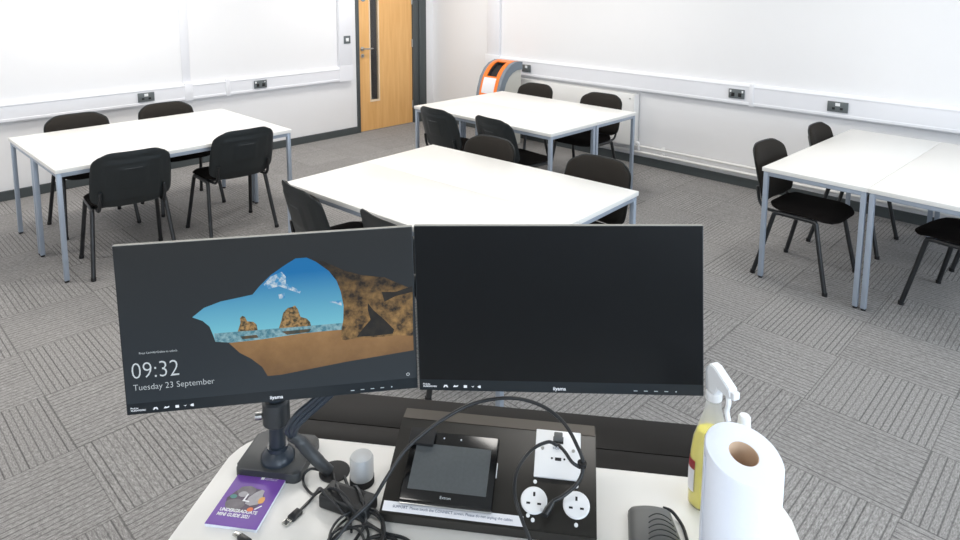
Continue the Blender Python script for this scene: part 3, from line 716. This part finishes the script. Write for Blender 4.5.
    if lit:
        text('clock_text', '09:32', .0455, 'glyph', sr, (-.2562, -.0925, .0005), sx=.86, wt=-.0006)
        text('date_text', 'Tuesday 23 September', .0168, 'glyph', sr, (-.2545, -.1155, .0005), sx=.93, wt=-.0002)
        text('hint_text', 'Press Ctrl+Alt+Delete to unlock.', .0056, 'glyph', sr, (-.2391, -.0455, .0005), sx=.9)
        b = lathe([(.0022, 0), (.0032, 0), (.0032, .0004), (.0022, .0004)], 16); obj('corner_icon', b, 'glyph', sr, loc=(.2514, -.1326, .0003))
    text('maker_mark', 'iiyama', .0098, 'whiteprint', root, (.001, -.1580, -.0003), align='CENTER', wt=.0002)
    text('sticker_text', 'ProLite\nXUB2492HSU', .0046, 'whiteprint', root, (-.2625, -.1522, -.0003), wt=.0001)
    # feature icons on the chin
    b = bmesh.new(); ic = bmesh.new()
    x0 = -.2230
    poly(b, [(x0, -.157), (x0+.002, -.152), (x0+.0075, -.152), (x0+.0095, -.157), (x0+.007, -.157), (x0+.006, -.155), (x0+.0035, -.155), (x0+.0025, -.157)], -.0004, 0)
    x0 = -.2040; poly(b, [(x0, -.156), (x0+.003, -.152), (x0+.0055, -.1535), (x0+.0105, -.152), (x0+.0095, -.155), (x0+.005, -.156)], -.0004, 0)
    x0 = -.1830; poly(b, [(x0, -.1572), (x0, -.1518), (x0+.0065, -.1518), (x0+.0065, -.1572)], -.0004, 0)
    x0 = -.1690; poly(b, [(x0, -.153), (x0+.003, -.154), (x0+.0065, -.153), (x0+.004, -.156)], -.0004, 0)
    x0 = -.1570; poly(b, [(x0, -.1545), (x0+.0035, -.152), (x0+.007, -.152), (x0+.007, -.157), (x0+.0035, -.157)], -.0004, 0)
    obj('feature_icons', b, 'whiteprint', root, smooth=False)
    b = bmesh.new()
    for k, x0 in enumerate((.1440, .1630, .1820, .2010)): poly(b, [(x0-.0035, -.1568), (x0+.0035, -.1568), (x0+.0035, -.1552), (x0-.0035, -.1552)], -.0004, 0)
    poly(b, [(.219+.0015*math.cos(a*PI/4), -.156+.0015*math.sin(a*PI/4)) for a in range(8)], -.0004, 0)
    obj('menu_buttons', b, 'silverprint', root, smooth=False)
    return root
ML = monitor((0.58462537, 1.1180731, 1.24250524), 4.04237456, .02140407, .02553327, 'left monitor with lit lock screen showing a beach seen through a cave', True)
MR = monitor((0.96897227, 0.74006516, 1.25890512), 3.82620127, .0518424, .03747314, 'right monitor with a black switched-off screen', False)

# ---- dual monitor arm
arm = dthing('dual_monitor_mount', 'dark grey pole mount holding both monitors, its base plate on the white desk', 'monitor mount', -.592, 1.205)
b = prism(rrect(-.075, .062, -.042, .078, .014), 0, .02, bev=.005); obj('base_plate', b, 'armplastic', arm, ang=35)
obj('collar', lathe([(0, .02), (.034, .02), (.034, .028), (.028, .036), (.021, .042), (.021, .05), (0, .05)], 32), 'armblue', arm)
obj('pole', cyl(0, 0, .05, .40, .0165, 28), 'armblue', arm)
obj('clamp_ring', cyl(0, 0, .098, .152, .027, 28, bev=.004), 'armplastic', arm)
obj('clamp_ring', cyl(0, 0, .165, .235, .030, 28, bev=.006), 'armplastic', arm)
obj('clamp_knob', tb([(-.026, -.01, .118), (-.038, -.014, .118)], .008), 'steel', arm)
obj('clamp_bolt', tb([(-.027, -.016, .185), (-.033, -.020, .185)], .0045), 'steel', arm)
def loc_arm(P): d_ = Vector(P)-arm.location; return Vector((d_.dot(UX), d_.dot(VX), d_.z))
for mon, nm, hh in ((ML, 'left', .365), (MR, 'right', .385)):
    c = loc_arm(mon.matrix_world @ Vector((0, 0, -.055))); far = nm == 'right'
    elbow = Vector((.33, .075, hh)) if far else Vector((.10, .10, hh))
    obj('arm_segment', tb([(0, 0, hh-.0), elbow*.5+Vector((0, 0, hh/2)), elbow], .018, 12, flat=1.3), 'armplastic', arm)
    obj('arm_joint', cyl(elbow.x, elbow.y, hh-.03, hh+.03, .024, 20, bev=.004), 'armplastic', arm)
    obj('arm_segment', tb([elbow, (elbow+Vector((c.x, c.y, hh)))*.5, Vector((c.x, c.y, c.z))], .016, 12), 'armplastic', arm)
# cable bundle clipped to the arm, one thing
cb = dthing('cable_bundle', 'thick dark cable sleeve from the monitor arm down to the round desk grommet', 'cable', -.50, 1.20)
def lo(pts, o=(-.50, 1.20, DZ)): return [(a-o[0], b_-o[1], c-o[2]) for a, b_, c in pts]
obj('sleeve', tb(catmull(lo([(-.548, 1.176, .975), (-.534, 1.185, .958), (-.518, 1.191, .932), (-.497, 1.194, .908), (-.480, 1.200, .8865)])), [.011]*6+[.013]*12+[.012]*7, 10), 'armplastic', cb)
for k in range(3):
    o_ = .011*k
    obj('cable', tb(catmull(lo([(-.548+o_*.2, 1.176, .975), (-.552+o_, 1.166, .995+o_*.4), (-.533+o_, 1.170, 1.025), (-.500+o_, 1.178, 1.055), (-.462+o_, 1.186, 1.095), (-.43+o_, 1.195, 1.15)])), .0058, 8), 'armblue', cb)

# ---- things on the desk
gr = tag(obj('desk_grommet', lathe([(0, .0), (.031, .0), (.031, .0025), (.029, .0035), (0, .003)], 32), 'blackcap', loc=D(-.472, 1.207, DZ+.0002)), 'round black cable grommet set in the white desk beside the monitor arm', 'grommet')
tub = dthing('plastic_tub', 'small frosted plastic tub with black base beside the grommet', 'tub', -.408, 1.190)
obj('base', lathe([(0, .0), (.0245, 0), (.0245, .013), (0, .013)], 32), 'blackcap', tub)
obj('tub_body', lathe([(0, .013), (.0235, .0135), (.0235, .052), (.021, .057), (0, .058)], 32), 'frost', tub)
obj('contents', lathe([(0, .014), (.012, .014), (.010, .05), (0, .051)], 20), 'white', tub)
ps = dthing('power_adapter', 'black power adapter brick on the desk under the cable coil', 'power adapter', -.413, 1.122, rot=math.radians(-14))
b = bx(-.052, .052, -.024, .024, 0, .027, bev=.005, seg=3); obj('brick', b, 'casing2', ps); obj('rating_label', bx(-.03, .03, -.015, .015, .0269, .0273), 'blackcap', ps, smooth=False)

bk = dthing('booklet', 'purple prospectus booklet with a grey photo collage beside the monitor arm base', 'booklet', -.608, 1.1055)
bw, bh = .0505, .067
obj('pages', bx(-bw+.0004, bw-.0002, -bh+.0004, bh-.0004, .0003, .0062), 'page', bk, smooth=False)
cv = obj('cover', bx(-bw, bw, -bh, bh, .0062, .0068), 'purple', bk, smooth=False)
def print_(name, polys, material, z):
    b = bmesh.new()
    for P in polys: poly(b, P, z, 0)
    return obj(name, b, material, cv, smooth=False)
def blob(cx, cy, rx, ry, seed, n=18):
    r = random.Random(seed); return [(cx+rx*math.cos(2*PI*k/n)*(1+.18*(r.random()-.5)), cy+ry*math.sin(2*PI*k/n)*(1+.22*(r.random()-.5))) for k in range(n)]
print_('collage', [blob(-.004, -.003, .035, .032, 1)], 'pgd', .00695)
print_('collage', [blob(-.019, -.016, .019, .013, 2)], 'pg', .00705)
print_('collage', [blob(-.012, .019, .018, .013, 5)], 'pg', .00706)
print_('collage', [[(.0, .004), (.008, .018), (.017, .026), (.023, .024), (.024, .016), (.027, .004), (.026, -.010), (.012, -.016), (.0, -.012)]], 'pgl', .00715)
print_('collage', [blob(-.014, .010, .010, .007, 8)], 'pgl', .0072)
print_('collage_spot', [blob(-.030, .002, .007, .005, 3)], 'pteal', .0073)
print_('collage_spot', [blob(.028, .000, .006, .009, 4)], 'pyel', .0073)
print_('collage_spot', [blob(.017, -.0245, .006, .005, 6)], 'pora', .0073)
print_('collage_line', [[(-.006, .012), (-.003, .012), (-.004, -.004), (.006, -.005), (.006, -.008), (-.008, -.007)]], 'whiteprint', .0074)
print_('collage_line', [[(.024, -.022), (.034, -.012), (.036, -.014), (.026, -.025)]], 'whiteprint', .0074)
text('title_text', 'UNDERGRADUATE\nMINI GUIDE 2021', .0108, 'whiteprint', cv, (-.040, -.0345, .0072), wt=.00035, sx=.80)
text('logo_text', 'UNIVERSITY OF\nPORTSMOUTH', .0042, 'whiteprint', cv, (.010, .0555, .0072), sx=.9)
b = bmesh.new(); poly(b, [(.001, .0515), (.001, .060), (.008, .060), (.008, .0515)], .0072, 0); obj('logo_mark', b, 'whiteprint', cv, smooth=False)

def usb_plug(name, label, u, v, ang):
    t = dthing(name, label, 'cable', u, v, rot=ang)
    return t
# USB lead lying on the desk: local frame = desk frame at its plug
ul = dthing('usb_cable', 'thin black cable with a silver USB plug lying on the white desk', 'cable', -.512, 1.065, group='black cables on the desk')
dv = Vector((.016, .037, 0)).normalized(); pv = Vector((-dv.y, dv.x, 0))
def obox(bm, c, d_, l0, l1, hw, z0, z1, bev=0):
    p_ = Vector((-d_.y, d_.x, 0)); m_ = Matrix(((d_.x, p_.x, 0, c[0]), (d_.y, p_.y, 0, c[1]), (0, 0, 1, 0), (0, 0, 0, 1)))
    box(bm, l0, l1, -hw, hw, z0, z1, bev=bev, mtx=m_)
b = bmesh.new(); obox(b, (0, 0), dv, -.006, .009, .006, .0015, .006, .0005); obj('usb_contact', b, 'usbmetal', ul)
b = bmesh.new(); obox(b, (0, 0), dv, .009, .034, .0078, .0003, .0083, .002); obj('usb_body', b, 'cable', ul)
P0 = (-.512, 1.065, DZ)
pts = catmull([tuple(dv*.033+Vector((0, 0, .0043)))] + lo([(-.490, 1.124, .8835), (-.476, 1.136, .893), (-.441, 1.124, .914), (-.412, 1.108, .9135), (-.393, 1.094, .900), (-.372, 1.082, .888), (-.352, 1.052, .886), (-.36, .98, .8835)], P0))
obj('lead', tb(pts, .0026, 8), 'cable', ul)
u2 = dthing('usb_cable', 'black USB plug poking in at the bottom edge below the purple booklet', 'cable', -.588, 1.026, group='black cables on the desk')
dv2 = Vector((.027, -.012, 0)).normalized()
b = bmesh.new(); obox(b, (0, 0), dv2, -.008, .006, .0042, .0015, .0055, .0005); obj('usb_contact', b, 'usbmetal', u2)
b = bmesh.new(); obox(b, (0, 0), dv2, .006, .034, .0062, .0003, .0078, .002); obj('usb_body', b, 'cable', u2)
obj('lead', tb(catmull([tuple(dv2*.033+Vector((0, 0, .004))), (.06, -.03, .003), (.09, -.08, .003), (.06, -.15, .003)]), .0025, 8), 'cable', u2)

def cable(label, pts, r, o=(-.4, 1.1, DZ), seg=9, group='black cables on the desk'):
    t = tag(obj('cable', tb(catmull(lo(pts, o), 7), r, seg), 'cable', loc=D(*o)), label, 'cable', group); t.rotation_euler = (0, 0, AD); return t
cable('black cable looping out of the grommet in front of the monitor arm base', [(-.478, 1.200, .8865), (-.495, 1.190, .895), (-.514, 1.187, .898), (-.525, 1.178, .890), (-.516, 1.158, .8845), (-.490, 1.138, .8845), (-.470, 1.125, .9075+.003), (-.455, 1.112, .9105), (-.43, 1.098, .905), (-.400, 1.085, .890), (-.385, 1.06, .886)], .0026)
cable('black cable crossing the power adapter from the grommet to the coil', [(-.470, 1.194, .8865), (-.457, 1.170, .8855), (-.445, 1.145, .905), (-.425, 1.115, .9125), (-.402, 1.095, .9105), (-.379, 1.086, .895), (-.355, 1.080, .8855), (-.324, 1.068, .8845), (-.284, 1.061, .8845), (-.24, 1.03, .8845)], .0030)
cable('black cable passing the frosted tub and over the power adapter', [(-.445, 1.190, .8865), (-.425, 1.162, .887), (-.402, 1.140, .909), (-.383, 1.112, .9115), (-.371, 1.095, .903), (-.366, 1.075, .888), (-.375, 1.03, .8845), (-.36, .97, .8845)], .0030)
# the coil: untidy turns
rr = random.Random(3); pts = []
for k in range(62):
    a = k*2*PI/14.0; turn = k/14.0
    cx = -.374+.010*math.sin(turn*2.1); cyy = 1.036+.012*math.cos(turn*1.7)
    ra = .041+.012*math.sin(turn*2.3)+.0015*rr.random(); rb_ = .050+.014*math.cos(turn*1.6)
    pts.append((cx+ra*math.cos(a), cyy+rb_*math.sin(a), .8835+.0033*turn+.002*rr.random()))
cable('untidy coil of black cable on the desk left of the black box', pts, .0024)
pts = []
for k in range(34):
    a = k*2*PI/12.0+1; turn = k/12.0
    pts.append((-.322+(.038+.010*math.sin(turn*2))*math.cos(a), 1.020+(.036+.010*math.cos(turn*1.4))*math.sin(a), .8835+.0035*turn))
cable('second smaller coil of black cable in front of the black box', pts, .0022)
cable('thick black cable arching from the coil over the touch panel to the plug', [(-.44, .98, .8855), (-.408, 1.035, .890), (-.387, 1.067, .905), (-.358, 1.1, .92), (-.338, 1.117, .95), (-.312, 1.149, .984), (-.285, 1.174, 1.003), (-.24, 1.198, 1.03), (-.185, 1.224, 1.05), (-.116, 1.236, 1.06), (-.057, 1.237, 1.05), (-.012, 1.221, 1.03), (.015, 1.186, 1.01), (.028, 1.167, .985), (.019, 1.153, .96), (-.005, 1.136, .945), (-.026, 1.126, .9375)], .0036, seg=10)
pg = dthing('cable_plug', 'black moulded plug hanging between the two round sockets', 'plug', -.034, 1.113, .930)
obj('plug_body', tb([(.008, .013, .0065), (0, 0, .002), (-.006, -.012, -.001)], [.004, .0068, .006], 10), 'cable', pg)
obj('plug_tip', cyl(-.012, .0, -.003, .0045, .0022, 8), 'whiteprint', pg)
cable('black cable curling left from the white wall plate to the front of the box', [(-.022, 1.193, 1.000), (-.039, 1.186, 1.01), (-.068, 1.16, 1.01), (-.09, 1.122, .999), (-.092, 1.079, .985), (-.078, 1.048, .967), (-.056, 1.02, .94), (-.03, .99, .905), (-.02, .95, .8845)], .0032)
cable('short black cable from the white wall plate to the tie on the arching cable', [(-.020, 1.199, .998), (-.006, 1.176, 1.0), (.007, 1.162, .992), (.022, 1.163, .982)], .0032)
hp = dthing('cable_plug', 'grey video plug in the top of the white wall plate', 'plug', 0, 0)
hp.location = cbx.location + Matrix.Rotation(AD, 4, 'Z') @ SL(-.0205, 1.2455, .0065)
hp.rotation_euler = (Matrix.Rotation(AD, 4, 'Z') @ Matrix.Rotation(SLP, 4, 'X')).to_euler()
obj('plug_body', bx(-.0085, .0085, -.005, .008, .0, .014, bev=.002), 'greyplastic', hp); obj('plug_shell', bx(-.0065, .0065, -.002, .005, -.0008, .001), 'steel', hp, smooth=False)
tie = tag(obj('cable_tie', lathe([(.0035, -.004), (.0085, -.004), (.0085, .004), (.0035, .004), (.0035, -.004)], 16), 'blackcap', loc=D(.0255, 1.1665, .9865)), 'small black cable tie joining two cables beside the white wall plate', 'cable tie')
dg_ = dthing('monitor_cable', 'short black cable plug hanging below the dark monitor at its left end', 'cable', 0, 0, 0)
dg_.location = MR.matrix_world @ Vector((-.222, -.158, -.03)); dg_.rotation_euler = (0, 0, AD)
obj('plug_body', tb([(0, 0, 0), (0, 0, -.018)], .0065, 10), 'blackcap', dg_); obj('lead', tb(catmull([(0, 0, .0), (0, .008, .03), (.01, .006, .07)]), .003, 8), 'cable', dg_)

# handheld device
hdv = dthing('handheld_scanner', 'dark grey rounded plastic handheld device with curved grip ribs, black cable', 'handheld device', .157, 1.100, rot=math.radians(3))
b = bmesh.new(); rows = []; NN = 24
for k in range(NN+1):
    s = k/NN; y = .085-.20*s
    hw = .039+.011*math.sin(min(1, s*1.3)*PI/2)-(.004 if k == 0 else 0)
    hz = .026+.011*math.sin(min(1, s*1.5)*PI/2)-(.004 if k == 0 else 0)
    ring = []
    for i in range(17):
        a = PI*i/16; cx = math.cos(a); sz = math.sin(a)**.55
        groove = 0
        ring.append(b.verts.new((hw*cx, y+(.006*cx*cx*cx*cx if s < .08 else 0), max(.0005, hz*sz))))
    rows.append(ring)
for a, c in zip(rows, rows[1:]):
    for i in range(16): b.faces.new((a[i], a[i+1], c[i+1], c[i]))
    b.faces.new((a[16], a[0], c[0], c[16]))
b.faces.new(rows[0][::-1]); b.faces.new(rows[-1])
body = obj('body', b, 'greyplastic', hdv, ang=50)
for k in range(5):
    y = .042-.013*k; w_ = .020+.002*k
    obj('grip_rib', tb([(x+.012, y+.010*(1-((x)/w_)**2), .0352+.0008*k-.28*((x+.012)**2)/.05*.8) for x in [w_*q/5 for q in range(-5, 6)]], .0009, 8), 'greydark', body)
cable('black cable from the grey handheld device toward the paper roll', [(.178, 1.188, .898), (.192, 1.188, .894), (.203, 1.181, .887), (.212, 1.160, .8835), (.2145, 1.12, .8835), (.2135, 1.05, .8835), (.2135, .98, .8835), (.22, .9, .8835)], .0030)

# paper roll
rl = dthing('paper_roll', 'large white paper towel roll standing at the right corner of the desk', 'paper roll', .281, 1.056)
def slant(o):      # the winding has slipped, so the top end is not square
    for v_ in o.data.vertices:
        k_ = min(1, max(0, v_.co.z/.24)); v_.co.z += k_*(v_.co.y*.20 - v_.co.x*.13)
    return o
slant(obj('paper', lathe([(.0235, 0), (.059, 0), (.0615, .004), (.062, .10), (.0615, .237), (.0595, .2405), (.046, .2415), (.0235, .240), (.0235, 0)], 64), 'paper', rl))
slant(obj('cardboard_core', lathe([(.0222, .001), (.0234, .001), (.0234, .239), (.0222, .239), (.0222, .001)], 40), 'card', rl))
obj('loose_edge', bx(-.0626, -.0616, -.012, .001, .002, .236), 'paper', rl, smooth=False)

# spray bottles
def spray(label, u, v, liquid, rot, h_=1.0, cap_only=False):
    t = dthing('spray_bottle', label, 'bottle', u, v, rot=rot, group='spray bottles behind the paper roll')
    H = .221*h_
    pr = [(0, 0), (.034, 0), (.038, .005), (.039, .06), (.037, .11), (.0335, .140), (.022, .176), (.0155, .198), (.0135, H), (0, H)]
    obj('bottle', lathe(pr, 40, sx=1.0, sy=.68), 'clearbottle' if liquid else 'white', t)
    if liquid:
        obj('liquid', lathe([(0, .002), (.033, .002), (.0368, .007), (.0378, .06), (.0360, .11), (.0318, .1395), (.0262, .156), (0, .156)], 40, sx=1, sy=.68), 'yellow', t)
        b = bmesh.new(); lathe([(.0396, .035), (.0396, .07), (.0390, .080)], 40, 0, b, sx=1, sy=.70); lathe([(.0390, .080), (.0386, .092), (.0382, .098)], 40, 1, b, sx=1, sy=.70)
        dele = [f for f in b.faces if not (f.calc_center_median().x < -.031 and f.calc_center_median().y < .02)]
        bmesh.ops.delete(b, geom=dele, context='FACES'); obj('label', b, ['whitelabel', 'redlabel'], t)
    return t, H
sb, H = spray('yellow spray bottle with white trigger head between dark monitor and paper roll', .268, 1.232, True, math.radians(0))
HR = math.radians(-58)
obj('collar', cyl(0, 0, H-.003, H+.014, .0150, 24, bev=.002), 'white', sb)
b = bmesh.new(); prism([(-.013, H+.014), (.012, H+.014), (.017, H+.030), (.046, H+.026), (.050, H+.033), (.046, H+.045), (.006, H+.068), (-.006, H+.068), (-.016, H+.054)], -.010, .010, b)
bmesh.ops.transform(b, matrix=Matrix(((1, 0, 0, 0), (0, 0, -1, 0), (0, 1, 0, 0), (0, 0, 0, 1))), verts=b.verts)
bmesh.ops.bevel(b, geom=b.edges[:], offset=.002, segments=2, affect='EDGES'); obj('trigger_head', b, 'white', sb, rot=(0, 0, HR))
obj('nozzle', bx(.048, .056, -.0075, .0075, H+.028, H+.042, bev=.002), 'white', sb, rot=(0, 0, HR))
obj('trigger', tb(catmull([(.034, 0, H+.030), (.037, 0, H+.012), (.034, 0, H-.006), (.039, 0, H-.022)]), [.0055]*19, 8, flat=.7), 'white', sb, rot=(0, 0, HR))
if 'group' in sb: del sb['group']
wb = dthing('plastic_bottle', 'white bottle with narrow cap just showing above the paper roll', 'bottle', .333, 1.262)
obj('bottle', lathe([(0, 0), (.024, 0), (.027, .004), (.027, .095), (.022, .115), (.010, .130), (.0085, .150), (0, .150)], 32), 'white', wb)
obj('cap', lathe([(0, .149), (.0125, .149), (.0115, .168), (.009, .172), (0, .173)], 24), 'white', wb)
